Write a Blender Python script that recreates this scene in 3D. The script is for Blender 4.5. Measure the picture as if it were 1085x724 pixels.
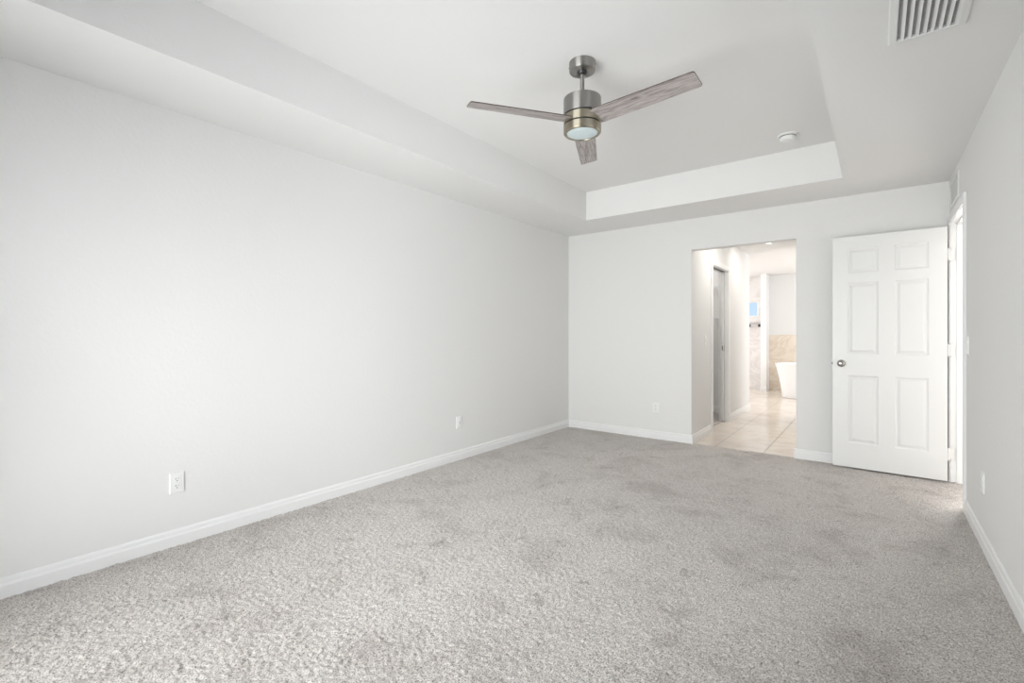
import bpy, bmesh, math, random
import numpy as np
from mathutils import Vector, Matrix
random.seed(7)
for o in list(bpy.data.objects): bpy.data.objects.remove(o, do_unlink=True)
SC = bpy.context.scene
COL = SC.collection
R = math.radians

# ------------------------------------------------------------------ room measurements (metres)
XL, XR = -3.115, 0.482          # bedroom side walls
YN, YF = -0.45, 5.228           # wall behind the camera, far wall
H, H2 = 2.44, 2.748             # soffit and tray ceiling
T = 0.12                        # wall thickness
TX0, TX1, TY0, TY1 = -2.512, -0.205, 0.16, 4.595     # tray recess
OX0, OX1, OZ = -1.574, -0.597, 2.105                 # opening to the bathroom passage
DY0, DY1, DZ = 4.375, 5.150, 2.075                   # doorway in the right wall
HY = 8.20                       # end of the passage's left wall
CY0, CY1, CZ = 6.055, 6.83, 2.035                    # closet doorway in that wall
BY = 11.3                       # bathroom back wall

# ------------------------------------------------------------------ camera
cam = bpy.data.cameras.new('camera')
cam.sensor_fit = 'HORIZONTAL'; cam.sensor_width = 36.0
cam.lens = 36.0*498.4/1085.0
cam.shift_y = -(362.0-354.0)/1085.0
cam.clip_start = 0.02
cam_o = bpy.data.objects.new('camera', cam); COL.objects.link(cam_o)
cam_o.location = (0, 0, 1.19)
cam_o.rotation_euler = (R(90), 0, R(37.64))
SC.camera = cam_o

# ------------------------------------------------------------------ view, sky, daylight
SC.view_settings.view_transform = 'Standard'
SC.view_settings.look = 'None'
SC.view_settings.exposure = 0.13
SC.view_settings.gamma = 1.0
SC.view_settings.use_curve_mapping = False
W = bpy.data.worlds.new('world'); SC.world = W; W.use_nodes = True
wn = W.node_tree.nodes; wn.clear()
wo = wn.new('ShaderNodeOutputWorld'); wb = wn.new('ShaderNodeBackground')
wb.inputs['Color'].default_value = (0.60, 0.76, 0.98, 1); wb.inputs['Strength'].default_value = 1.0
W.node_tree.links.new(wb.outputs[0], wo.inputs[0])

def area(name, loc, rot, sx, sy, power, color=(1, 1, 1), spread=180):
    l = bpy.data.lights.new(name, 'AREA'); l.shape = 'RECTANGLE'; l.size = sx; l.size_y = sy
    l.energy = power; l.color = color; l.spread = R(spread)
    o = bpy.data.objects.new(name, l); COL.objects.link(o)
    o.location = loc; o.rotation_euler = rot
    return o
# daylight arriving through the sliding glass behind the camera
SLX0, SLX1, SLZ = -2.72, -0.62, 2.08
area('daylight_slider', ((SLX0+SLX1)/2, YN-0.16, 1.0), (R(90), 0, 0), SLX1-SLX0, 1.95, 84, (1.0, 0.945, 0.885), 128)
# daylight through the window at the end of the corridor beyond the door
area('daylight_corridor', (1.25, 7.30, 1.35), (R(-90), 0, 0), 1.0, 1.7, 165, (1.0, 0.98, 0.95))
# daylight of the bathroom (window above the tub's far right end); the left lamp is added fill
area('daylight_bathroom', (1.25, 9.3, 1.5), (R(90), 0, R(90)), 2.4, 1.5, 50, (1.0, 0.97, 0.93))
area('fill_bathroom_left', (-4.02, 9.75, 1.4), (R(90), 0, R(-90)), 1.5, 1.2, 40, (1.0, 0.97, 0.94))  # added to brighten the shower wall, from an invented unseen window
# fill through an added, unseen right wall window, to brighten the left wall
SWY0, SWY1, SWZ0, SWZ1 = 0.80, 2.60, 0.55, 1.95
area('fill_side_window', (XR+0.10, (SWY0+SWY1)/2, (SWZ0+SWZ1)/2), (R(90), 0, R(90)), SWY1-SWY0-0.1, SWZ1-SWZ0-0.1, 13, (1.0, 0.95, 0.90), 165)

# ------------------------------------------------------------------ materials
def mat(name, color=(0.8, 0.8, 0.8), rough=0.5, metal=0.0, spec=0.5):
    m = bpy.data.materials.new(name); m.use_nodes = True
    b = m.node_tree.nodes['Principled BSDF']
    b.inputs['Base Color'].default_value = (*color, 1)
    b.inputs['Roughness'].default_value = rough
    b.inputs['Metallic'].default_value = metal
    b.inputs['Specular IOR Level'].default_value = spec
    return m, m.node_tree.nodes, m.node_tree.links, b
def tex_obj(n, l, scale=(1, 1, 1), rot=(0, 0, 0)):
    c = n.new('ShaderNodeTexCoord'); mp = n.new('ShaderNodeMapping')
    mp.inputs['Scale'].default_value = scale; mp.inputs['Rotation'].default_value = rot
    l.new(c.outputs['Object'], mp.inputs['Vector']); return mp.outputs[0]
def noise(n, l, vec, scale, detail=2, rough=0.5, dist=0.0):
    t = n.new('ShaderNodeTexNoise'); t.inputs['Scale'].default_value = scale
    t.inputs['Detail'].default_value = detail; t.inputs['Roughness'].default_value = rough
    t.inputs['Distortion'].default_value = dist
    l.new(vec, t.inputs['Vector']); return t.outputs['Fac']
def ramp(n, l, fac, stops):
    r = n.new('ShaderNodeValToRGB'); e = r.color_ramp.elements
    while len(e) < len(stops): e.new(0.5)
    for i, (p, c) in enumerate(stops): e[i].position = p; e[i].color = (*c, 1)
    l.new(fac, r.inputs['Fac']); return r.outputs['Color']
def bump(n, l, b, h, strength, dist):
    k = n.new('ShaderNodeBump'); k.inputs['Strength'].default_value = strength
    k.inputs['Distance'].default_value = dist
    l.new(h, k.inputs['Height']); l.new(k.outputs[0], b.inputs['Normal']); return k
def mixc(n, l, fac, a, b_, mode='MIX'):
    m = n.new('ShaderNodeMix'); m.data_type = 'RGBA'; m.blend_type = mode
    for s, v in ((0, fac), (6, a), (7, b_)):
        if hasattr(v, 'type') and hasattr(v, 'node'): l.new(v, m.inputs[s])
        elif s == 0: m.inputs[0].default_value = v
        else: m.inputs[s].default_value = (*v, 1)
    return m.outputs[2]

def paint(name, color, rough=0.65, bs=0.25, sc=45):
    m, n, l, b = mat(name, color, rough, 0, 0.3)
    v = tex_obj(n, l)
    a = noise(n, l, v, sc, 4, 0.6)
    r = ramp(n, l, a, [(0.42, (0, 0, 0)), (0.62, (1, 1, 1))])
    bump(n, l, b, r, bs, 0.002)
    return m
M = {}
M['wall'] = paint('wall_paint', (0.80, 0.795, 0.785), 0.7, 0.16, 42)
M['ceiling'] = paint('ceiling_paint', (0.83, 0.825, 0.815), 0.75, 0.12, 38)
M['trim'] = mat('trim_paint', (0.86, 0.86, 0.855), 0.35)[0]
M['door'] = mat('door_paint', (0.80, 0.80, 0.79), 0.38)[0]
M['plastic'] = mat('white_plastic', (0.86, 0.86, 0.85), 0.3)[0]
M['dark'] = mat('dark_gap', (0.02, 0.02, 0.02), 0.6)[0]
M['slot'] = mat('slot_dark', (0.06, 0.06, 0.06), 0.6)[0]
M['vent'] = mat('vent_paint', (0.80, 0.80, 0.79), 0.4)[0]
M['duct_dark'] = mat('duct_shade', (0.022, 0.022, 0.023), 0.8)[0]  # flat dark backing painted in place of the shade inside the vent
M['lens'] = mat('frosted_lens', (0.60, 0.69, 0.70), 0.28)[0]
M['chrome'] = mat('chrome', (0.75, 0.75, 0.76), 0.15, 1.0)[0]
M['knob'] = mat('satin_nickel_knob', (0.42, 0.41, 0.39), 0.25, 1.0)[0]
M['tub'] = mat('white_acrylic', (0.88, 0.88, 0.88), 0.15)[0]
M['wire'] = mat('white_wire', (0.78, 0.78, 0.78), 0.4)[0]
M['black'] = mat('dark_metal', (0.05, 0.05, 0.05), 0.35, 0.6)[0]

# brushed nickel: fine lines round the body
def nickel(name, col):
    m, n, l, b = mat(name, col, 0.27, 1.0)
    b.inputs['Anisotropic'].default_value = 0.6
    b.inputs['Anisotropic'].default_value = 0.97; b.inputs['Anisotropic Rotation'].default_value = 0.25
    tg = n.new('ShaderNodeTangent'); tg.direction_type = 'RADIAL'; tg.axis = 'Z'
    l.new(tg.outputs[0], b.inputs['Tangent'])
    v = tex_obj(n, l, (1, 1, 160))
    a = noise(n, l, v, 4, 3)
    r = ramp(n, l, a, [(0.3, (0.33,)*3), (0.7, (0.41,)*3)])
    l.new(r, b.inputs['Roughness'])
    return m
M['nickel'] = nickel('brushed_nickel', (0.36, 0.35, 0.335))
M['nickel_warm'] = nickel('brushed_nickel_warm', (0.41, 0.375, 0.295))

# weathered grey-brown blade veneer
m, n, l, b = mat('blade_veneer', (0.4, 0.35, 0.33), 0.45)
tc = n.new('ShaderNodeTexCoord'); oi = n.new('ShaderNodeObjectInfo')
off = n.new('ShaderNodeVectorMath'); off.operation = 'MULTIPLY_ADD'
l.new(oi.outputs['Random'], off.inputs[0]); off.inputs[1].default_value = (7, 3, 0); l.new(tc.outputs['Object'], off.inputs[2])
mp = n.new('ShaderNodeMapping'); mp.inputs['Scale'].default_value = (1.6, 17, 17); l.new(off.outputs[0], mp.inputs['Vector'])
g = noise(n, l, mp.outputs[0], 3.2, 7, 0.68, 1.1)
c1 = ramp(n, l, g, [(0.30, (0.14, 0.12, 0.112)), (0.42, (0.31, 0.275, 0.262)), (0.55, (0.49, 0.445, 0.43)), (0.75, (0.59, 0.55, 0.535))])
mp2 = n.new('ShaderNodeMapping'); mp2.inputs['Scale'].default_value = (5, 70, 70); l.new(off.outputs[0], mp2.inputs['Vector'])
g2 = noise(n, l, mp2.outputs[0], 3, 3, 0.6, 0.3)
c2 = ramp(n, l, g2, [(0.35, (0.72, 0.70, 0.69)), (0.6, (1, 1, 1))])
l.new(mixc(n, l, 0.8, c1, c2, 'MULTIPLY'), b.inputs['Base Color'])
M['blade'] = m
M['blade_edge'] = mat('blade_edge', (0.10, 0.075, 0.065), 0.5)[0]

# carpet: cut pile, speckled grey beige; large patches where the pile lies the other way
m, n, l, b = mat('carpet', (0.5, 0.47, 0.44), 0.95, 0, 0.05)
v = tex_obj(n, l)
f1 = noise(n, l, v, 165, 3, 0.78)
sp = ramp(n, l, f1, [(0.37, (0.13, 0.113, 0.102)), (0.465, (0.49, 0.452, 0.424)), (0.58, (0.76, 0.715, 0.68))])
f2 = noise(n, l, v, 2.6, 8, 0.72, 0.6)
pt = ramp(n, l, f2, [(0.36, (0.77, 0.752, 0.742)), (0.49, (0.965, 0.965, 0.965)), (0.66, (1.0, 1.0, 1.0))])
f3 = noise(n, l, v, 7, 7, 0.78, 1.0)
pt2 = ramp(n, l, f3, [(0.34, (0.68, 0.66, 0.65)), (0.43, (1, 1, 1))])
k = mixc(n, l, 1.0, sp, pt, 'MULTIPLY'); k = mixc(n, l, 1.0, k, pt2, 'MULTIPLY')
l.new(k, b.inputs['Base Color'])
bump(n, l, b, noise(n, l, v, 210, 3, 0.75), 0.8, 0.004)
b.inputs['Sheen Weight'].default_value = 0.25; b.inputs['Sheen Roughness'].default_value = 0.6
M['carpet'] = m

# floor tile 0.457 m, beige, glossy, thin grout
m, n, l, b = mat('floor_tile', (0.7, 0.62, 0.55), 0.16)
tc = n.new('ShaderNodeTexCoord'); sx = n.new('ShaderNodeSeparateXYZ'); l.new(tc.outputs['Object'], sx.inputs[0])
def math_(op, a, b_=None, c=None):
    k = n.new('ShaderNodeMath'); k.operation = op
    for i, q in enumerate((a, b_, c)):
        if q is None: continue
        if isinstance(q, (int, float)): k.inputs[i].default_value = q
        else: l.new(q, k.inputs[i])
    return k.outputs[0]
def grid_line(out, o, p=0.457, w=0.0035):
    q = math_('PINGPONG', math_('ADD', math_('SUBTRACT', out, o), p*40), p/2)
    return math_('LESS_THAN', q, w)
gl = math_('MAXIMUM', grid_line(sx.outputs[0], -0.885), grid_line(sx.outputs[1], 5.44))
v = tex_obj(n, l)
c1 = ramp(n, l, noise(n, l, v, 3.0, 6, 0.6, 0.8), [(0.3, (0.70, 0.61, 0.53)), (0.5, (0.78, 0.70, 0.62)), (0.7, (0.83, 0.76, 0.69))])
l.new(mixc(n, l, gl, c1, (0.30, 0.27, 0.24)), b.inputs['Base Color'])
l.new(mixc(n, l, gl, (0.16,)*3, (0.8,)*3), b.inputs['Roughness'])
M['tile'] = m

def marble(name, base, mid, vein, sc, rough=0.2):
    m, n, l, b = mat(name, base, rough)
    v = tex_obj(n, l, (1, 1, 1.4), (0.5, 0.7, 0.3))
    a = noise(n, l, v, sc, 8, 0.62, 1.6)
    c = ramp(n, l, a, [(0.0, mid), (0.40, base), (0.49, vein), (0.56, base), (1.0, mid)])
    l.new(c, b.inputs['Base Color']); return m
M['marble'] = marble('shower_marble', (0.84, 0.81, 0.79), (0.80, 0.765, 0.745), (0.74, 0.70, 0.68), 1.3)
M['travertine'] = marble('travertine_tile', (0.80, 0.72, 0.62), (0.76, 0.67, 0.56), (0.70, 0.60, 0.49), 2.0)

def glassy(name, tint=(0.95, 0.98, 1.0), refl=0.08):
    m = bpy.data.materials.new(name); m.use_nodes = True; n = m.node_tree.nodes; l = m.node_tree.links; n.clear()
    o = n.new('ShaderNodeOutputMaterial'); mx = n.new('ShaderNodeMixShader')
    t = n.new('ShaderNodeBsdfTransparent'); t.inputs[0].default_value = (*tint, 1)
    g = n.new('ShaderNodeBsdfGlossy'); g.inputs['Roughness'].default_value = 0.02
    lw = n.new('ShaderNodeFresnel'); lw.inputs[0].default_value = 1.45
    l.new(lw.outputs[0], mx.inputs[0]); l.new(t.outputs[0], mx.inputs[1]); l.new(g.outputs[0], mx.inputs[2])
    l.new(mx.outputs[0], o.inputs[0]); return m
M['glass'] = glassy('clear_glass')
m, n, l, b = mat('lamp_diffuser', (1, 1, 1), 0.4)
b.inputs['Emission Color'].default_value = (1, 0.98, 0.94, 1); b.inputs['Emission Strength'].default_value = 9
M['lamp'] = m
m, n, l, b = mat('sky_backing', (0.5, 0.7, 0.95), 1)
M['screen'] = m

# ------------------------------------------------------------------ mesh helpers
def box(bm, x0, x1, y0, y1, z0, z1, mi=0):
    vs = [bm.verts.new(p) for p in ((x0,y0,z0),(x1,y0,z0),(x1,y1,z0),(x0,y1,z0),(x0,y0,z1),(x1,y0,z1),(x1,y1,z1),(x0,y1,z1))]
    for f in ((0,3,2,1),(4,5,6,7),(0,1,5,4),(1,2,6,5),(2,3,7,6),(3,0,4,7)):
        q = bm.faces.new([vs[i] for i in f]); q.material_index = mi
def prism(bm, pts, a, b_, axis, mi=0):
    """closed outline pts (2-D) swept from a to b_ along axis ('x','y','z')"""
    def P(p, t):
        return {'x': (t, p[0], p[1]), 'y': (p[0], t, p[1]), 'z': (p[0], p[1], t)}[axis]
    A = [bm.verts.new(P(p, a)) for p in pts]; B = [bm.verts.new(P(p, b_)) for p in pts]
    n = len(pts); fs = [bm.faces.new(A), bm.faces.new(B[::-1])]
    for i in range(n): fs.append(bm.faces.new((A[i], B[i], B[(i+1) % n], A[(i+1) % n])))
    for f in fs: f.material_index = mi
def lathe(bm, prof, seg=64, mats=None, caps=True, c=(0, 0)):
    """prof: list of (r, z); revolve round z"""
    rings = []
    for r, z in prof:
        if r < 1e-6: rings.append([bm.verts.new((c[0], c[1], z))])
        else: rings.append([bm.verts.new((c[0]+r*math.cos(2*math.pi*i/seg), c[1]+r*math.sin(2*math.pi*i/seg), z)) for i in range(seg)])
    for k in range(len(rings)-1):
        A, B = rings[k], rings[k+1]; mi = mats[k] if mats else 0
        for i in range(seg):
            j = (i+1) % seg
            if len(A) == 1 and len(B) == 1: continue
            if len(A) == 1: f = bm.faces.new((A[0], B[i], B[j]))
            elif len(B) == 1: f = bm.faces.new((A[i], B[0], A[j]))
            else: f = bm.faces.new((A[i], B[i], B[j], A[j]))
            f.material_index = mi
def tube(bm, p0, p1, r, seg=10):
    p0 = Vector(p0); p1 = Vector(p1); d = p1-p0; L = d.length
    mt = Matrix.Translation((p0+p1)/2) @ d.to_track_quat('Z', 'Y').to_matrix().to_4x4()
    bmesh.ops.create_cone(bm, cap_ends=True, segments=seg, radius1=r, radius2=r, depth=L, matrix=mt)
def link(name, bm, mats, parent=None, loc=None, rot=None, smooth=False, bevel=0, seg=2, split=None):
    bmesh.ops.recalc_face_normals(bm, faces=bm.faces[:])
    me = bpy.data.meshes.new(name); bm.to_mesh(me); bm.free()
    for q in (mats if isinstance(mats, (list, tuple)) else [mats]): me.materials.append(q)
    o = bpy.data.objects.new(name, me); COL.objects.link(o)
    if parent: o.parent = parent
    if loc: o.location = loc
    if rot: o.rotation_euler = rot
    if smooth:
        for p in me.polygons: p.use_smooth = True
        me.set_sharp_from_angle(angle=R(split or 35))
    if bevel:
        b = o.modifiers.new('bevel', 'BEVEL'); b.width = bevel; b.segments = seg; b.limit_method = 'ANGLE'; b.angle_limit = R(40)
    return o
def tag(o, label=None, cat=None, group=None, kind=None):
    if label: o['label'] = label
    if cat: o['category'] = cat
    if group: o['group'] = group
    if kind: o['kind'] = kind
    return o
def struct(o, label, cat): return tag(o, label, cat, kind='structure')
def empty(name, loc, rz=0):
    o = bpy.data.objects.new(name, None); COL.objects.link(o); o.location = loc; o.rotation_euler = (0, 0, rz)
    o.empty_display_size = 0.1; return o
def copy_tree(o, parent=None):
    c = o.copy(); COL.objects.link(c); c.parent = parent
    for ch in list(o.children): copy_tree(ch, c)
    return c

# ------------------------------------------------------------------ setting: floors
# bedroom carpet: a real height field of tufts
def carpet_floor():
    x0, x1, y0, y1 = XL-0.02, XR+0.14, YN-0.02, YF+0.02
    step = 0.0050
    nx, ny = int((x1-x0)/step)+1, int((y1-y0)/step)+1
    rng = np.random.default_rng(11)
    def blur(a, k):
        for _ in range(k):
            a = (a + np.roll(a, 1, 0) + np.roll(a, -1, 0))/3
            a = (a + np.roll(a, 1, 1) + np.roll(a, -1, 1))/3
        return a/a.std()
    a = blur(rng.standard_normal((ny, nx)), 1)
    b = blur(rng.standard_normal((ny, nx)), 2)
    h = 0.0013*a + 0.0003*b
    h = np.clip(h, -0.007, 0.006)
    X, Y = np.meshgrid(np.linspace(x0, x1, nx), np.linspace(y0, y1, ny))
    jx = rng.uniform(-0.3, 0.3, (ny, nx))*step; jy = rng.uniform(-0.3, 0.3, (ny, nx))*step
    jx[:, (0, -1)] = 0; jy[(0, -1), :] = 0
    co = np.stack([X+jx, Y+jy, h], -1).reshape(-1, 3).astype(np.float32)
    i = (np.arange(ny-1)[:, None]*nx + np.arange(nx-1)[None, :]).ravel()
    q = np.stack([i, i+1, i+nx+1, i+nx], -1).astype(np.int32)
    me = bpy.data.meshes.new('floor')
    me.vertices.add(len(co)); me.vertices.foreach_set('co', co.ravel())
    me.loops.add(q.size); me.loops.foreach_set('vertex_index', q.ravel())
    me.polygons.add(len(q)); me.polygons.foreach_set('loop_start', np.arange(0, q.size, 4, dtype=np.int32))
    me.update(); me.validate()
    me.polygons.foreach_set('use_smooth', np.ones(len(q), dtype=bool))
    me.materials.append(M['carpet'])
    o = bpy.data.objects.new('floor', me); COL.objects.link(o); return o
struct(carpet_floor(), 'speckled grey beige cut pile carpet covering the bedroom floor', 'floor')
bm = bmesh.new(); box(bm, -4.2, 1.6, YF+0.02, BY+0.1, -0.10, -0.004)
struct(link('floor_bathroom', bm, M['tile']), 'glossy beige square tile floor of the passage and bathroom', 'floor')
bm = bmesh.new(); box(bm, XR+0.13, 2.0, 3.0, 7.3, -0.08, 0.0)
struct(link('floor_corridor', bm, M['carpet']), 'carpet floor of the corridor beyond the open white door', 'floor')
bm = bmesh.new(); box(bm, -3.3, OX0-T+0.045, YF+T, 7.62, -0.003, 0.004)
struct(link('floor_closet', bm, M['carpet']), 'carpet floor inside the closet off the passage', 'floor')

# ------------------------------------------------------------------ setting: walls
bm = bmesh.new(); box(bm, XL-T, XL, YN-T, YF+T, -0.08, H2+0.1)
struct(link('wall_left', bm, M['wall']), 'long pale grey wall on the left of the bedroom', 'wall')
bm = bmesh.new()
box(bm, XL, OX0, YF, YF+T, -0.08, H+0.1); box(bm, OX1, XR+T, YF, YF+T, -0.08, H+0.1); box(bm, OX0, OX1, YF, YF+T, OZ, H+0.1)
struct(link('wall_far', bm, M['wall']), 'pale grey far wall with the plain opening to the passage', 'wall')
bm = bmesh.new()
box(bm, XR, XR+T, YN-T, SWY0, -0.08, H+0.1); box(bm, XR, XR+T, SWY1, DY0-0.02, -0.08, H+0.1)
box(bm, XR, XR+T, SWY0, SWY1, -0.08, SWZ0); box(bm, XR, XR+T, SWY0, SWY1, SWZ1, H+0.1)
box(bm, XR, XR+T, DY1+0.02, YF, -0.08, H+0.1); box(bm, XR, XR+T, DY0-0.02, DY1+0.02, DZ+0.02, H+0.1)
struct(link('wall_right', bm, M['wall']), 'pale grey right wall with the doorway at its far end', 'wall')
bm = bmesh.new()
box(bm, XL, SLX0, YN-T, YN, -0.08, H+0.1); box(bm, SLX1, XR, YN-T, YN, -0.08, H+0.1); box(bm, SLX0, SLX1, YN-T, YN, SLZ, H+0.1)
struct(link('wall_near', bm, M['wall']), 'pale grey wall behind the viewer around the sliding glass door', 'wall')

# bedroom ceiling with its tray recess (one body)
bm = bmesh.new()
a0, a1, b0, b1 = XL-T, XR+T, YN-T, YF+T
for (x0, x1, y0, y1) in ((a0, TX0, b0, b1), (TX1, a1, b0, b1), (TX0, TX1, b0, TY0), (TX0, TX1, TY1, b1)):
    box(bm, x0, x1, y0, y1, H, H2+0.12)
box(bm, TX0, TX1, TY0, TY1, H2, H2+0.12)
struct(link('ceiling', bm, M['ceiling']), 'white bedroom ceiling with a raised rectangular tray recess', 'ceiling')

# passage, closet, bathroom
bm = bmesh.new()
box(bm, OX0-T, OX0, YF+T, CY0-0.02, -0.08, H+0.1); box(bm, OX0-T, OX0, CY1+0.02, HY, -0.08, H+0.1); box(bm, OX0-T, OX0, CY0-0.02, CY1+0.02, CZ+0.02, H+0.1)
struct(link('wall_passage_left', bm, M['wall']), 'pale wall along the left of the passage with the closet doorway', 'wall')
bm = bmesh.new(); box(bm, OX1, OX1+T, YF+T, 8.0, -0.08, H+0.1)
struct(link('wall_passage_right', bm, M['wall']), 'pale wall along the right of the passage', 'wall')
bm = bmesh.new(); box(bm, -3.4, OX0-T, HY-T, HY, -0.08, H+0.1); box(bm, -3.4, OX0-T, 7.6, 7.7, -0.08, H+0.1); box(bm, -3.4, -3.3, YF+T, HY, -0.08, H+0.1)
struct(link('wall_closet', bm, M['wall']), 'pale walls inside the closet', 'wall')
bm = bmesh.new()
wx0, wx1, wz0, wz1 = -2.52, -1.985, 1.555, 1.905       # shower window
YS = BY
box(bm, -4.0, wx0, YS, YS+T, -0.08, H+0.1); box(bm, wx1, -1.84, YS, YS+T, -0.08, H+0.1)
box(bm, wx0, wx1, YS, YS+T, -0.08, wz0); box(bm, wx0, wx1, YS, YS+T, wz1, H+0.1)
struct(link('wall_shower', bm, M['marble']), 'pale veined marble wall of the shower', 'wall')
bm = bmesh.new(); box(bm, -1.84, 1.5, BY, BY+T, -0.08, H+0.1)
struct(link('wall_bathroom_back', bm, M['wall']), 'pale grey bathroom wall above the bathtub', 'wall')
bm = bmesh.new(); box(bm, -1.890, -1.782, 10.95, BY, -0.08, H+0.1)
struct(link('wall_shower_end', bm, M['trim']), 'narrow white end of the wall between shower and bathtub', 'wall')
bm = bmesh.new(); box(bm, -4.1, -4.0, HY, 8.95, -0.08, H+0.1); box(bm, -4.1, -4.0, 10.55, BY+T, -0.08, H+0.1); box(bm, -4.1, -4.0, 8.95, 10.55, -0.08, 0.75); box(bm, -4.1, -4.0, 8.95, 10.55, 2.05, H+0.1)
struct(link('wall_bathroom_left', bm, M['marble']), 'marble wall at the far left of the bathroom', 'wall')
bm = bmesh.new(); box(bm, OX1+T, 1.5, 7.9, 8.0, -0.08, H+0.1); box(bm, 1.4, 1.5, 7.3, 8.05, -0.08, H+0.1); box(bm, 1.4, 1.5, 10.55, BY, -0.08, H+0.1)
box(bm, 1.4, 1.5, 8.05, 10.55, -0.08, 0.7); box(bm, 1.4, 1.5, 8.05, 10.55, 2.3, H+0.1)
struct(link('wall_bathroom_right', bm, M['wall']), 'pale bathroom wall on the right round its big window', 'wall')
bm = bmesh.new(); box(bm, -1.782, 1.4, BY-0.012, BY, -0.004, 1.172)
struct(link('trim_1', bm, M['travertine'], bevel=0.002), 'warm travertine wainscot on the wall behind the bathtub', 'wainscot')
bm = bmesh.new(); box(bm, -4.1, 1.5, YF+T, BY+T, H, H+0.1)
struct(link('ceiling_bathroom', bm, M['ceiling']), 'white ceiling of the passage and bathroom', 'ceiling')

# corridor beyond the right wall
bm = bmesh.new(); box(bm, 1.9, 2.0, 3.0, 7.5, -0.08, H+0.1); box(bm, XR+T, 1.9, 3.0, 3.1, -0.08, H+0.1)
box(bm, XR+T, 0.70, 7.4, 7.5, -0.08, H+0.1); box(bm, 1.8, 1.9, 7.4, 7.5, -0.08, H+0.1)
box(bm, 0.70, 1.8, 7.4, 7.5, -0.08, 0.45); box(bm, 0.70, 1.8, 7.4, 7.5, 2.25, H+0.1)
box(bm, XR+T, XR+T+0.02, YF+T, 7.4, -0.08, H+0.1)
struct(link('wall_corridor', bm, M['wall']), 'pale walls of the corridor beyond the open door', 'wall')
bm = bmesh.new(); box(bm, XR+T, 2.0, 3.0, 7.5, H, H+0.1)
struct(link('ceiling_corridor', bm, M['ceiling']), 'white ceiling of the corridor beyond the open door', 'ceiling')

# ------------------------------------------------------------------ baseboards
BH = 0.092
def bb_profile(s):      # outline (offset from wall, height); s = +1/-1 side it stands out to
    p = [(0, -0.01), (0.014, -0.01), (0.014, 0.056), (0.0125, 0.060), (0.0095, 0.066), (0.0095, 0.080), (0.007, 0.087), (0.003, BH), (0, BH)]
    return [(s*a, z) for a, z in p]
def baseboard(name, runs, label):
    bm = bmesh.new()
    for axis, at, s, a, b_ in runs:        # axis 'y': runs along y, stands out in x
        prof = [(at+q, z) for q, z in bb_profile(s)]
        prism(bm, prof, a, b_, axis)
    return struct(link(name, bm, M['trim']), label, 'baseboard')
baseboard('baseboard_left', [('y', XL, 1, YN, YF)], 'white baseboard along the left wall')
baseboard('baseboard_far', [('x', YF, -1, XL+0.012, OX0+0.0135), ('x', YF, -1, OX1-0.0135, XR)], 'white baseboard along the far wall')
baseboard('baseboard_right', [('y', XR, -1, YN, DY0-0.060)], 'white baseboard along the right wall')
baseboard('baseboard_near', [('x', YN, 1, XL+0.012, SLX0), ('x', YN, 1, SLX1, XR-0.014)], 'white baseboard behind the viewer')
baseboard('baseboard_passage', [('y', OX0, 1, YF-0.0139, CY0-0.074), ('y', OX0, 1, CY1+0.078, HY), ('y', OX1, -1, YF-0.0139, 8.0)], 'white baseboard along the passage walls')
baseboard('baseboard_closet', [('x', 7.6, -1, -3.3, OX0-T)], 'white baseboard inside the closet')
baseboard('baseboard_shower_end', [('x', 10.95, -1, -1.895, -1.777)], 'white baseboard at the foot of the wall end by the bathtub')

# ------------------------------------------------------------------ door trim helpers
def casing_profile(w=0.057, t=0.016):
    return [(0, 0), (0, 0.009), (0.006, 0.0125), (0.014, 0.0125), (0.019, 0.015), (0.042, t), (w-0.004, t), (w, 0.012), (w, 0)]
def casing(bm, face, out, y0, y1, z1, w=0.057):
    """casing in an x = face plane standing out by out (+1/-1), round opening y0..y1, top z1; mitred corners"""
    pr = casing_profile(w)
    paths = []
    rings = []
    for (cy, cz, dy, dz) in ((y0, -0.01, -1, 0), (y0, z1, -1, 1), (y1, z1, 1, 1), (y1, -0.01, 1, 0)):
        rings.append([bm.verts.new((face+out*t, cy+dy*q, cz+dz*q)) for q, t in pr])
    for k in range(3):
        A, B = rings[k], rings[k+1]; n = len(pr)
        for i in range(n): bm.faces.new((A[i], B[i], B[(i+1) % n], A[(i+1) % n]))
    bm.faces.new(rings[0]); bm.faces.new(rings[-1][::-1])

# right wall doorway: jambs, stops, casing
bm = bmesh.new()
box(bm, XR-0.001, XR+T+0.001, DY0-0.02, DY0, -0.01, DZ+0.02); box(bm, XR-0.001, XR+T+0.001, DY1, DY1+0.02, -0.01, DZ+0.02)
box(bm, XR-0.001, XR+T+0.001, DY0, DY1, DZ, DZ+0.02)
sx0, sx1 = XR+0.038, XR+0.073
box(bm, sx0, sx1, DY0, DY0+0.011, -0.01, DZ); box(bm, sx0, sx1, DY1-0.011, DY1, -0.01, DZ); box(bm, sx0, sx1, DY0, DY1, DZ-0.011, DZ)
casing(bm, XR, -1, DY0-0.004, DY1+0.004, DZ+0.004)
casing(bm, XR+T, 1, DY0-0.004, DY1+0.004, DZ+0.004)
struct(link('trim_2', bm, M['trim']), 'white jamb and casing of the bedroom doorway in the right wall', 'door frame')

# closet doorway: jambs, casing
bm = bmesh.new()
box(bm, OX0-T, OX0+0.001, CY0-0.02, CY0, -0.005, CZ+0.02)
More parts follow.
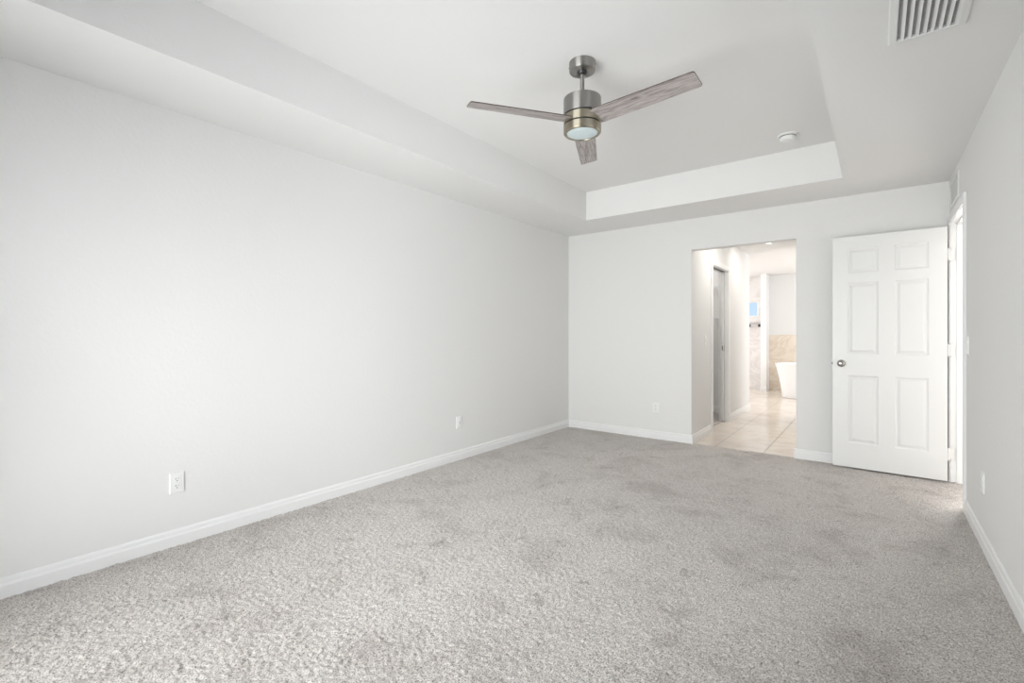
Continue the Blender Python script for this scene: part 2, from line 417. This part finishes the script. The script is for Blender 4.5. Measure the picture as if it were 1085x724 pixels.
# far jamb split round the pocket of the sliding door
for (q0, q1) in ((0.001, -0.040), (-0.080, -T)):
    box(bm, OX0+min(q0, q1), OX0+max(q0, q1), CY1, CY1+0.02, -0.005, CZ+0.02)
box(bm, OX0-T, OX0-0.080, CY0, CY1, CZ, CZ+0.02); box(bm, OX0-0.040, OX0+0.001, CY0, CY1, CZ, CZ+0.02)
casing(bm, OX0, 1, CY0-0.004, CY1+0.004, CZ+0.004, 0.062)
struct(link('trim_3', bm, M['trim']), 'white split jamb and casing of the closet doorway in the passage', 'door frame')
bm = bmesh.new(); box(bm, OX0-0.074, OX0-0.046, CY0, CY1, CZ-0.004, CZ+0.018)
struct(link('trim_4', bm, M['black']), 'dark track of the closet pocket door', 'track')

# ------------------------------------------------------------------ panelled door
def panel_door(w, h, t, cols, rows, mt, name):
    """leaf from x=0 (hinge) to x=-w, y from 0 (front) to t; moulded panels front and back"""
    bm = bmesh.new()
    xs = sorted({0.0, -w, *[c for col in cols for c in col]}); zs = sorted({0.0, h, *[r for row in rows for r in row]})
    for side, y, sg in (('f', 0.0, 1), ('b', t, -1)):
        for i in range(len(xs)-1):
            for j in range(len(zs)-1):
                x0, x1, z0, z1 = xs[i], xs[i+1], zs[j], zs[j+1]
                ispan = any(abs(x0-c[0]) < 1e-6 and abs(x1-c[1]) < 1e-6 for c in cols) and any(abs(z0-r[0]) < 1e-6 and abs(z1-r[1]) < 1e-6 for r in rows)
                if not ispan:
                    bm.faces.new([bm.verts.new((a, y, b_)) for a, b_ in ((x0, z0), (x1, z0), (x1, z1), (x0, z1))])
                else:
                    steps = [(0, 0), (0.004, 0.0045), (0.013, 0.0075), (0.017, 0.0075), (0.034, 0.0012), (0.036, 0.0005)]
                    rings = [[bm.verts.new((a, y+sg*dp, b_)) for a, b_ in ((x0+q, z0+q), (x1-q, z0+q), (x1-q, z1-q), (x0+q, z1-q))] for q, dp in steps]
                    for k in range(len(rings)-1):
                        for e in range(4): bm.faces.new((rings[k][e], rings[k][(e+1) % 4], rings[k+1][(e+1) % 4], rings[k+1][e]))
                    bm.faces.new(rings[-1])
    for a, b_ in (((0, 0), (0, h)), ((-w, 0), (-w, h))):
        x = a[0]; bm.faces.new([bm.verts.new(p) for p in ((x, 0, 0), (x, t, 0), (x, t, h), (x, 0, h))])
    for z in (0, h): bm.faces.new([bm.verts.new(p) for p in ((0, 0, z), (-w, 0, z), (-w, t, z), (0, t, z))])
    bmesh.ops.remove_doubles(bm, verts=bm.verts[:], dist=1e-5)
    return link(name, bm, mt)
DW, DH, DT = 0.760, 2.035, 0.035
HX = XR-0.022                    # hinge edge of the open leaf
cols = [(-0.652, -0.436), (-0.326, -0.112)]
rows = [(0.215, 0.812), (1.000, 1.626), (1.712, 1.928)]
door = panel_door(DW, DH, DT, cols, rows, M['door'], 'door_1')
door.location = (HX, DY1-0.055, 0.014); door.rotation_euler = (0, 0, R(-1.5))
struct(door, 'white six-panel door standing open against the far wall', 'door')
# knob set (axis along y, both faces)
def lathe_y(bm, prof, seg=40):
    lathe(bm, prof, seg); bmesh.ops.rotate(bm, verts=bm.verts[:], cent=(0, 0, 0), matrix=Matrix.Rotation(R(90), 3, 'X'))
knob_prof = [(0, 0.060), (0.012, 0.0595), (0.021, 0.056), (0.0265, 0.049), (0.0265, 0.041), (0.021, 0.034), (0.012, 0.029), (0.010, 0.022), (0.011, 0.010)]
rose_prof = [(0.0115, 0.011), (0.020, 0.010), (0.029, 0.007), (0.032, 0.003), (0.032, 0.0), (0, 0)]
for s in (0, 1):
    bm = bmesh.new(); lathe_y(bm, knob_prof)
    kb = link('knob', bm, M['knob'], door, (-DW+0.064, 0 if s == 0 else DT, 0.914), (0, 0, R(180*s)), True)
    bm = bmesh.new(); lathe_y(bm, rose_prof)
    link('rosette', bm, M['knob'], kb, smooth=True)
bm = bmesh.new(); box(bm, -DW-0.0012, -DW+0.002, 0.005, 0.030, 0.886, 0.942); box(bm, -DW-0.008, -DW, 0.011, 0.024, 0.906, 0.922)
link('latch', bm, M['black'], door)
for z in (0.17, 1.00, 1.765):
    bm = bmesh.new(); tube(bm, (0.006, 0.001, z), (0.006, 0.001, z+0.092), 0.006, 14)
    tube(bm, (0.006, 0.001, z-0.004), (0.006, 0.001, z+0.096), 0.0042, 12)
    box(bm, 0.006, 0.045, 0.036, 0.0385, z, z+0.092); box(bm, 0.006, 0.0085, 0.001, 0.0385, z, z+0.092)
    link('hinge', bm, M['vent'], door, bevel=0.001, smooth=True)

# closet pocket door: its leading edge shows in the split jamb
bm = bmesh.new(); box(bm, OX0-0.077, OX0-0.043, CY1-0.045, HY-T-0.15, 0.012, CZ-0.006)
pd = link('door_2', bm, M['door'], bevel=0.002)
struct(pd, 'white pocket door slid back into the closet doorway', 'door')
bm = bmesh.new(); box(bm, OX0-0.068, OX0-0.052, CY1-0.0475, CY1-0.040, 0.965, 1.03); box(bm, OX0-0.0435, OX0-0.0415, CY1-0.037, CY1-0.012, 0.955, 1.04)
link('edge_pull', bm, M['knob'], pd, bevel=0.001)

# ------------------------------------------------------------------ windows
def framed_window(name, x0, x1, y, z0, z1, label, cat, mull=(), fw=0.05, fd=0.06, axis='x'):
    bm = bmesh.new()
    def bx(a, b_, c, d): 
        if axis == 'x': box(bm, a, b_, y-fd/2, y+fd/2, c, d)
        else: box(bm, y-fd/2, y+fd/2, a, b_, c, d)
    bx(x0, x0+fw, z0, z1); bx(x1-fw, x1, z0, z1); bx(x0+fw, x1-fw, z0, z0+fw); bx(x0+fw, x1-fw, z1-fw, z1)
    for q in mull: bx(q-fw/2, q+fw/2, z0+fw, z1-fw)
    o = link(name, bm, M['trim'], bevel=0.003); struct(o, label, cat)
    bm = bmesh.new()
    if axis == 'x': box(bm, x0+fw-0.005, x1-fw+0.005, y-0.003, y+0.003, z0+fw-0.005, z1-fw+0.005)
    else: box(bm, y-0.003, y+0.003, x0+fw-0.005, x1-fw+0.005, z0+fw-0.005, z1-fw+0.005)
    link('pane', bm, M['glass'], o); return o
framed_window('window_1', SLX0, SLX1, YN-0.07, 0.0, SLZ, 'wide sliding glass door behind the viewer', 'window', ((SLX0+SLX1)/2,))
framed_window('window_added_side', SWY0, SWY1, XR+0.07, SWZ0, SWZ1, 'added unseen window in the right wall beside the viewer, for fill light', 'window', ((SWY0+SWY1)/2,), 0.05, axis='y')  # unseen opening added for the side fill lamp
framed_window('window_2', wx0, wx1, BY+0.07, wz0, wz1, 'small white framed window in the shower wall', 'window', (), 0.035)
framed_window('window_3', 0.70, 1.8, 7.45, 0.45, 2.25, 'window at the end of the corridor', 'window', (), 0.05)
framed_window('window_added_left', 8.95, 10.55, -4.06, 0.75, 2.05, 'added unseen bathroom window on the left, for fill light', 'window', (9.75,), 0.05, axis='y')  # unseen opening added for the left bathroom fill lamp
framed_window('window_4', 8.05, 10.55, 1.45, 0.7, 2.3, 'large bathroom window on the right', 'window', (9.3,), 0.05, axis='y')

# ------------------------------------------------------------------ ceiling fan
FX, FY = -1.33, 2.385
fan = empty('ceiling_fan', (FX, FY, H2))
tag(fan, 'three-blade ceiling fan in brushed nickel with weathered wood blades hanging from the tray ceiling', 'ceiling fan')
bm = bmesh.new(); lathe(bm, [(0, 0), (0.0745, 0), (0.0745, -0.046), (0.072, -0.052), (0.067, -0.055), (0.030, -0.055), (0.026, -0.050), (0.0, -0.050)], 72)
can = link('canopy', bm, M['nickel'], fan, smooth=True)
bm = bmesh.new(); lathe(bm, [(0, -0.040), (0.024, -0.046), (0.028, -0.055), (0.024, -0.066), (0.016, -0.072), (0, -0.073)], 40)
link('ball_joint', bm, M['black'], can, smooth=True)
for a in (200, 20):
    bm = bmesh.new(); tube(bm, (0.0735*math.cos(R(a)), 0.0735*math.sin(R(a)), -0.020), (0.0775*math.cos(R(a)), 0.0775*math.sin(R(a)), -0.020), 0.004, 12)
    link('screw', bm, M['knob'], can)
bm = bmesh.new(); tube(bm, (0, 0, -0.060), (0, 0, -0.212), 0.0128, 32)
link('downrod', bm, M['nickel'], fan, smooth=True)
RM = 0.1065
bm = bmesh.new(); lathe(bm, [(0, -0.205), (0.020, -0.205), (0.022, -0.207), (0.100, -0.2065), (RM-0.001, -0.209), (RM, -0.213), (RM, -0.304), (0.098, -0.304), (0, -0.304)], 96)
link('motor_housing', bm, M['nickel'], fan, smooth=True)
bm = bmesh.new(); lathe(bm, [(0, -0.303), (0.099, -0.303), (0.099, -0.375), (0, -0.375)], 96)
link('shadow_gap', bm, M['dark'], fan, smooth=True)
bm = bmesh.new(); lathe(bm, [(0, -0.312), (RM-0.001, -0.312), (RM-0.001, -0.357), (0, -0.357)], 96)
link('hub_ring', bm, M['nickel_warm'], fan, smooth=True)
bm = bmesh.new(); lathe(bm, [(0, -0.366), (RM, -0.366), (RM, -0.404), (RM-0.004, -0.409), (0.090, -0.410), (0.088, -0.407), (0.088, -0.395), (0, -0.395)], 96)
kit = link('light_kit', bm, M['nickel_warm'], fan, smooth=True)
bm = bmesh.new(); lathe(bm, [(0.0875, -0.400), (0.0875, -0.4065), (0.083, -0.4088), (0.05, -0.4115), (0, -0.412)], 72)
tag(link('lens', bm, M['lens'], kit, smooth=True), 'round frosted pale blue lens')
def blade():
    bm = bmesh.new()
    r0, r1, w0, w1, t = 0.085, 0.665, 0.132, 0.116, 0.006
    out = []
    # notch hugging the hub at the root, rounded corners at the tip
    out += [(r0, -w0/2*0.9), (0.115, -w0/2)]
    c = 0.012
    for k in range(6):
        a = R(-90+18*k); out.append((r1-c+c*math.cos(a), -w1/2+c+c*math.sin(a)))
    for k in range(6):
        a = R(0+18*k); out.append((r1-c+c*math.cos(a), w1/2-c+c*math.sin(a)))
    out += [(0.115, w0/2), (r0, w0/2*0.9)]
    A = [bm.verts.new((x, y, -t/2)) for x, y in out]; B = [bm.verts.new((x, y, t/2)) for x, y in out]
    bm.faces.new(A[::-1]).material_index = 0; bm.faces.new(B).material_index = 0
    n = len(out)
    for i in range(n): bm.faces.new((A[i], A[(i+1) % n], B[(i+1) % n], B[i])).material_index = 1
    return bm
BA0, PITCH = -5, 12
b0 = link('blade', blade(), [M['blade'], M['blade_edge']], fan, (0, 0, -0.335), (R(-PITCH), 0, R(BA0)))
for a in (BA0+120, BA0-120):
    q = b0.copy(); COL.objects.link(q); q.parent = fan; q.rotation_euler = (R(-PITCH), 0, R(a))

# ------------------------------------------------------------------ smoke detector
sd = empty('smoke_detector', (-0.540, 4.235, H2))
tag(sd, 'round white smoke detector on the tray ceiling near its far edge', 'smoke detector')
bm = bmesh.new(); lathe(bm, [(0, 0), (0.072, 0), (0.073, -0.006), (0.070, -0.013), (0.056, -0.014), (0, -0.014)], 64)
link('base_plate', bm, M['plastic'], sd, smooth=True)
bm = bmesh.new(); lathe(bm, [(0, -0.012), (0.0535, -0.013), (0.056, -0.020), (0.055, -0.030), (0.050, -0.039), (0.040, -0.045), (0.020, -0.048), (0, -0.048)], 64)
hd = link('head', bm, M['plastic'], sd, smooth=True)
bm = bmesh.new(); lathe(bm, [(0.0545, -0.0135), (0.0572, -0.0137), (0.0572, -0.0165), (0.0545, -0.0168)], 64)
link('sensor_slot', bm, M['slot'], hd, smooth=True)
bm = bmesh.new(); lathe(bm, [(0, -0.0475), (0.009, -0.0478), (0.009, -0.0498), (0, -0.0505)], 24, c=(0.018, -0.01))
link('test_button', bm, M['vent'], hd, smooth=True)

# ------------------------------------------------------------------ ceiling supply vent
VX0, VX1, VY0, VY1 = 0.043, 0.293, 2.205, 2.598
vt = empty('ceiling_vent', ((VX0+VX1)/2, (VY0+VY1)/2, H))
tag(vt, 'white louvred air vent on the bedroom ceiling near the right wall', 'air vent')
hw, hl = (VX1-VX0)/2, (VY1-VY0)/2
bm = bmesh.new(); fw = 0.030
prof = [(0, 0), (0, -0.004), (0.006, -0.010), (fw-0.003, -0.013), (fw, -0.011), (fw, 0)]
rings = []
for sx_, sy_ in ((-1, -1), (1, -1), (1, 1), (-1, 1)):
    rings.append([bm.verts.new((sx_*(hw-q), sy_*(hl-q*0.8), z)) for q, z in prof])
for k in range(4):
    A, B = rings[k], rings[(k+1) % 4]
    for i in range(len(prof)): bm.faces.new((A[i], B[i], B[(i+1) % len(prof)], A[(i+1) % len(prof)]))
link('frame', bm, M['vent'], vt)
bm = bmesh.new(); box(bm, -hw+fw-0.004, hw-fw+0.004, -hl+0.02, hl-0.02, -0.0015, 0.0)
link('backing', bm, M['duct_dark'], vt)
iw = hw-fw; nsl = 8; pitch = 2*iw/nsl
for i in range(nsl):
    bm = bmesh.new(); x = 0
    pts = [(-0.0060, -0.004), (-0.003, -0.0075), (0.001, -0.0105), (0.0055, -0.0125), (0.0055, -0.0113), (0.0015, -0.0092), (-0.002, -0.0062), (-0.0048, -0.0035)]
    prism(bm, pts, -hl+0.022, hl-0.022, 'y')
    link('louvre', bm, M['vent'], vt, (-iw+pitch*(i+0.78), 0, 0))
for j in range(26):
    bm = bmesh.new(); y = -hl+0.030+j*(2*hl-0.06)/25
    box(bm, -iw, iw, y-0.0012, y+0.0012, -0.0045, -0.0015)
    link('fin', bm, M['vent'], vt)

# ------------------------------------------------------------------ transfer grille above the door (on the right wall)
gy0, gy1, gz0, gz1 = 4.655, 5.10, 2.180, 2.378
gr = empty('wall_grille', (XR, (gy0+gy1)/2, gz0))
tag(gr, 'white louvred return air grille on the right wall above the doorway', 'air grille')
bm = bmesh.new(); L = (gy1-gy0)/2; hh = gz1-gz0; fw = 0.022
rings = []
prof = [(0, 0), (0, -0.004), (0.005, -0.0075), (fw, -0.0075), (fw, 0)]
for sy_, zt in ((-1, 0), (1, 0), (1, 1), (-1, 1)):
    rings.append([bm.verts.new((x, sy_*(L-q), (hh-q if zt else q))) for q, x in prof])
for k in range(4):
    A, B = rings[k], rings[(k+1) % 4]
    for i in range(len(prof)): bm.faces.new((A[i], B[i], B[(i+1) % len(prof)], A[(i+1) % len(prof)]))
link('frame', bm, M['vent'], gr)
bm = bmesh.new(); box(bm, -0.0012, 0, -L+0.02, L-0.02, 0.02, hh-0.02); link('backing', bm, M['vent'], gr)
for i in range(15):
    bm = bmesh.new(); z = 0.022+i*(hh-0.05)/14.5
    prism(bm, [(-0.0010, z+0.0095), (-0.0055, z+0.001), (-0.0055, z), (-0.0010, z-0.0005)], -L+0.02, L-0.02, 'y')
    link('louvre', bm, M['vent'], gr)

# ------------------------------------------------------------------ outlets and switches (built facing -y, plate centre at origin)
def plate(name, kind, w=0.072, h=0.116):
    e = empty(name, (0, 0, 0))
    bm = bmesh.new()
    prism_pts = [(w/2, 0), (w/2, -0.003), (w/2-0.004, -0.0065)]
    rr = []
    for q, d in ((0, 0), (0.0005, -0.003), (0.0045, -0.0065)):
        rr.append([bm.verts.new((sx_*(w/2-q), d, sz_*(h/2-q))) for sx_, sz_ in ((-1, -1), (1, -1), (1, 1), (-1, 1))])
    for k in range(2):
        for i in range(4): bm.faces.new((rr[k][i], rr[k][(i+1) % 4], rr[k+1][(i+1) % 4], rr[k+1][i]))
    bm.faces.new(rr[-1]); bm.faces.new(rr[0][::-1])
    link('cover_plate', bm, M['plastic'], e)
    if kind == 'duplex':
        for s in (-1, 1):
            bm = bmesh.new()
            pts = []
            for a in range(-50, 51, 10): pts.append((0.0172*math.cos(R(a)), 0.0172*math.sin(R(a))))
            for a in range(130, 231, 10): pts.append((0.0172*math.cos(R(a)), 0.0172*math.sin(R(a))))
            pts = [(x, z+s*0.0195) for x, z in pts]
            prism(bm, pts, -0.0095, -0.006, 'y')
            rc = link('socket', bm, M['plastic'], e)
            bm = bmesh.new()
            box(bm, -0.0075, -0.0050, -0.0098, -0.0094, s*0.0195+0.0005, s*0.0195+0.0085)
            box(bm, 0.0050, 0.0070, -0.0098, -0.0094, s*0.0195+0.0015, s*0.0195+0.0080)
            link('slots', bm, M['slot'], rc)
            bm = bmesh.new(); tube(bm, (0, -0.0098, s*0.0195-0.0075), (0, -0.0092, s*0.0195-0.0075), 0.0028, 14)
            link('ground_hole', bm, M['slot'], rc)
        bm = bmesh.new(); tube(bm, (0, -0.0078, 0), (0, -0.006, 0), 0.0028, 14); link('screw', bm, M['vent'], e)
    elif kind == 'rocker':
        bm = bmesh.new(); prism(bm, [(-0.0062, -0.033), (-0.0075, -0.033), (-0.0125, 0.0), (-0.0085, 0.033), (-0.0062, 0.033)], -0.0165, 0.0165, 'x')
        link('rocker', bm, M['plastic'], e)
    elif kind == 'jack':
        bm = bmesh.new(); box(bm, -0.0165, 0.0165, -0.0085, -0.006, -0.033, 0.033); ins = link('insert', bm, M['plastic'], e, bevel=0.001)
        bm = bmesh.new(); tube(bm, (0, -0.014, 0), (0, -0.008, 0), 0.0048, 16); link('coax_jack', bm, M['chrome'], ins)
    return e
outlet = plate('wall_outlet', 'duplex')
outlet.location = (XL, 0.945, 0.352); outlet.rotation_euler = (0, 0, R(90))
tag(outlet, 'white duplex outlet low on the left wall, the one nearest the viewer', 'outlet', 'duplex wall outlets')
jack = plate('wall_jack', 'jack'); jack.location = (XL, 3.215, 0.352); jack.rotation_euler = (0, 0, R(90))
tag(jack, 'white wall plate low on the left wall, toward the far corner', 'wall plate')
o2 = copy_tree(outlet); o2.location = (-1.967, YF, 0.354); o2.rotation_euler = (0, 0, 0)
tag(o2, 'white duplex outlet low on the far wall, left of the passage opening', 'outlet')
o3 = copy_tree(outlet); o3.location = (XR, 3.70, 0.358); o3.rotation_euler = (0, 0, R(-90))
tag(o3, 'white duplex outlet low on the right wall above the baseboard', 'outlet')
sw = plate('light_switch', 'rocker'); sw.location = (XR, 4.245, 1.115); sw.rotation_euler = (0, 0, R(-90))
tag(sw, 'white light switch on the right wall beside the doorway casing', 'light switch', 'rocker light switches')
s2 = copy_tree(sw); s2.location = (OX0, 5.745, 1.115); s2.rotation_euler = (0, 0, R(90))
tag(s2, 'white light switch on the passage wall before the closet doorway', 'light switch')

# ------------------------------------------------------------------ passage ceiling light
dl = empty('recessed_light', (-1.16, 7.22, H))
tag(dl, 'round lit recessed light in the passage ceiling', 'ceiling light')
bm = bmesh.new(); lathe(bm, [(0.078, 0), (0.098, 0), (0.097, -0.004), (0.080, -0.006), (0.078, -0.004)], 48)
link('trim_ring', bm, M['plastic'], dl, smooth=True)
bm = bmesh.new(); lathe(bm, [(0, 0), (0.079, 0), (0.079, -0.003), (0, -0.0035)], 48)
link('diffuser', bm, M['lamp'], dl, smooth=True)
ll = bpy.data.lights.new('recessed_lamp', 'AREA'); ll.shape = 'DISK'; ll.size = 0.15; ll.energy = 4; ll.color = (1, 0.96, 0.9)
lo = bpy.data.objects.new('recessed_lamp', ll); COL.objects.link(lo); lo.location = (0, 0, -0.006); lo.parent = dl

added_dl = copy_tree(dl); added_dl.location = (-1.05, 5.95, H)  # second light added out of view to brighten the near passage walls
tag(added_dl, 'added unseen recessed light brightening the passage just behind the opening', 'ceiling light')
for ch in added_dl.children:
    if ch.type == 'LIGHT': ch.data = ch.data.copy(); ch.data.energy = 7; ch.data.size = 0.3
# ------------------------------------------------------------------ bathtub (freestanding, flared)
tub = empty('bathtub', (-0.675, 10.20, -0.004))
tag(tub, 'white freestanding oval bathtub before the travertine wainscot', 'bathtub')
bm = bmesh.new(); seg = 72
def ov(a, b_, z, p=2.5):
    r = []
    for i in range(seg):
        t = 2*math.pi*i/seg; cx, sy_ = math.cos(t), math.sin(t)
        r.append(bm.verts.new((a*abs(cx)**(2/p)*(1 if cx >= 0 else -1), b_*abs(sy_)**(2/p)*(1 if sy_ >= 0 else -1), z)))
    return r
prof = [(0.708, 0.300, 0.0), (0.715, 0.315, 0.015), (0.730, 0.335, 0.15), (0.762, 0.362, 0.36), (0.805, 0.388, 0.56), (0.828, 0.400, 0.628), (0.830, 0.402, 0.640), (0.822, 0.396, 0.645), (0.808, 0.384, 0.640),
        (0.780, 0.360, 0.58), (0.725, 0.325, 0.36), (0.660, 0.280, 0.18), (0.560, 0.200, 0.13)]
rg = [ov(*q) for q in prof]
for k in range(len(rg)-1):
    for i in range(seg): bm.faces.new((rg[k][i], rg[k][(i+1) % seg], rg[k+1][(i+1) % seg], rg[k+1][i]))
bm.faces.new(rg[0]); bm.faces.new(rg[-1])
shell = link('shell', bm, M['tub'], tub, smooth=True, split=60)
bm = bmesh.new(); lathe(bm, [(0, 0.131), (0.030, 0.131), (0.030, 0.135), (0, 0.137)], 24); link('drain', bm, M['chrome'], shell, smooth=True)

# ------------------------------------------------------------------ shower mixer and glass screen
mx = empty('shower_mixer', (-2.055, BY, 1.372))
tag(mx, 'chrome bar shower mixer with dark knobs below the shower window', 'shower mixer')
bm = bmesh.new(); tube(bm, (-0.075, -0.060, 0), (0.075, -0.060, 0), 0.022, 24); tube(bm, (-0.06, -0.060, 0), (-0.06, 0, 0), 0.014, 16); tube(bm, (0.06, -0.060, 0), (0.06, 0, 0), 0.014, 16)
link('body', bm, M['chrome'], mx, smooth=True)
for s in (-1, 1):
    bm = bmesh.new(); tube(bm, (s*0.072, -0.060, 0), (s*0.130, -0.060, 0), 0.030, 24); link('knob', bm, M['black'], mx, smooth=True, bevel=0.004)
bm = bmesh.new(); tube(bm, (-0.12, -0.045, 0.058), (0.12, -0.045, 0.058), 0.008, 12)
for s in (-1, 1): tube(bm, (s*0.11, -0.045, 0.058), (s*0.11, 0, 0.058), 0.008, 12)
link('rail', bm, M['chrome'], mx, smooth=True)

# ------------------------------------------------------------------ closet shelves (white wire)
def wire_shelf(z, label):
    e = empty('wire_shelf', (-3.0, 7.6, z)); tag(e, label, 'shelf', 'wire shelves in the closet')
    bm = bmesh.new()
    for dy in (-0.30, -0.20, -0.10, -0.01): tube(bm, (-0.28, dy, 0), (1.28, dy, 0), 0.004, 6)
    for i in range(53): tube(bm, (-0.28+i*0.03, -0.30, 0.004), (-0.28+i*0.03, -0.005, 0.004), 0.0022, 5)
    for i in range(53): tube(bm, (-0.28+i*0.03, -0.302, 0.004), (-0.28+i*0.03, -0.302, -0.035), 0.0022, 5)
    tube(bm, (-0.28, -0.302, -0.035), (1.28, -0.302, -0.035), 0.004, 6)
    link('rack', bm, M['wire'], e)
    for x in (0.1, 1.15):
        bm = bmesh.new(); tube(bm, (x, -0.29, -0.01), (x, -0.005, -0.27), 0.005, 8); link('brace', bm, M['wire'], e)
    return e
wire_shelf(1.90, 'upper white wire shelf on the closet back wall')
wire_shelf(1.42, 'lower white wire shelf on the closet back wall')

# ceiling light added out of view to brighten the closet interior
cl = empty('closet_fill_light', (-2.35, 6.7, H)); tag(cl, 'added unseen ceiling light brightening the closet', 'ceiling light')
bm = bmesh.new(); lathe(bm, [(0, 0), (0.09, 0), (0.09, -0.015), (0, -0.015)], 32); link('base', bm, M['plastic'], cl, smooth=True)
bm = bmesh.new(); lathe(bm, [(0.08, -0.014), (0.075, -0.04), (0.05, -0.06), (0, -0.07)], 32); link('diffuser', bm, M['lens'], cl, smooth=True)
ll = bpy.data.lights.new('closet_fill_lamp', 'POINT'); ll.energy = 14; ll.shadow_soft_size = 0.07; ll.color = (1, 0.97, 0.93)
lo = bpy.data.objects.new('closet_fill_lamp', ll); COL.objects.link(lo); lo.location = (0, 0, -0.16); lo.parent = cl
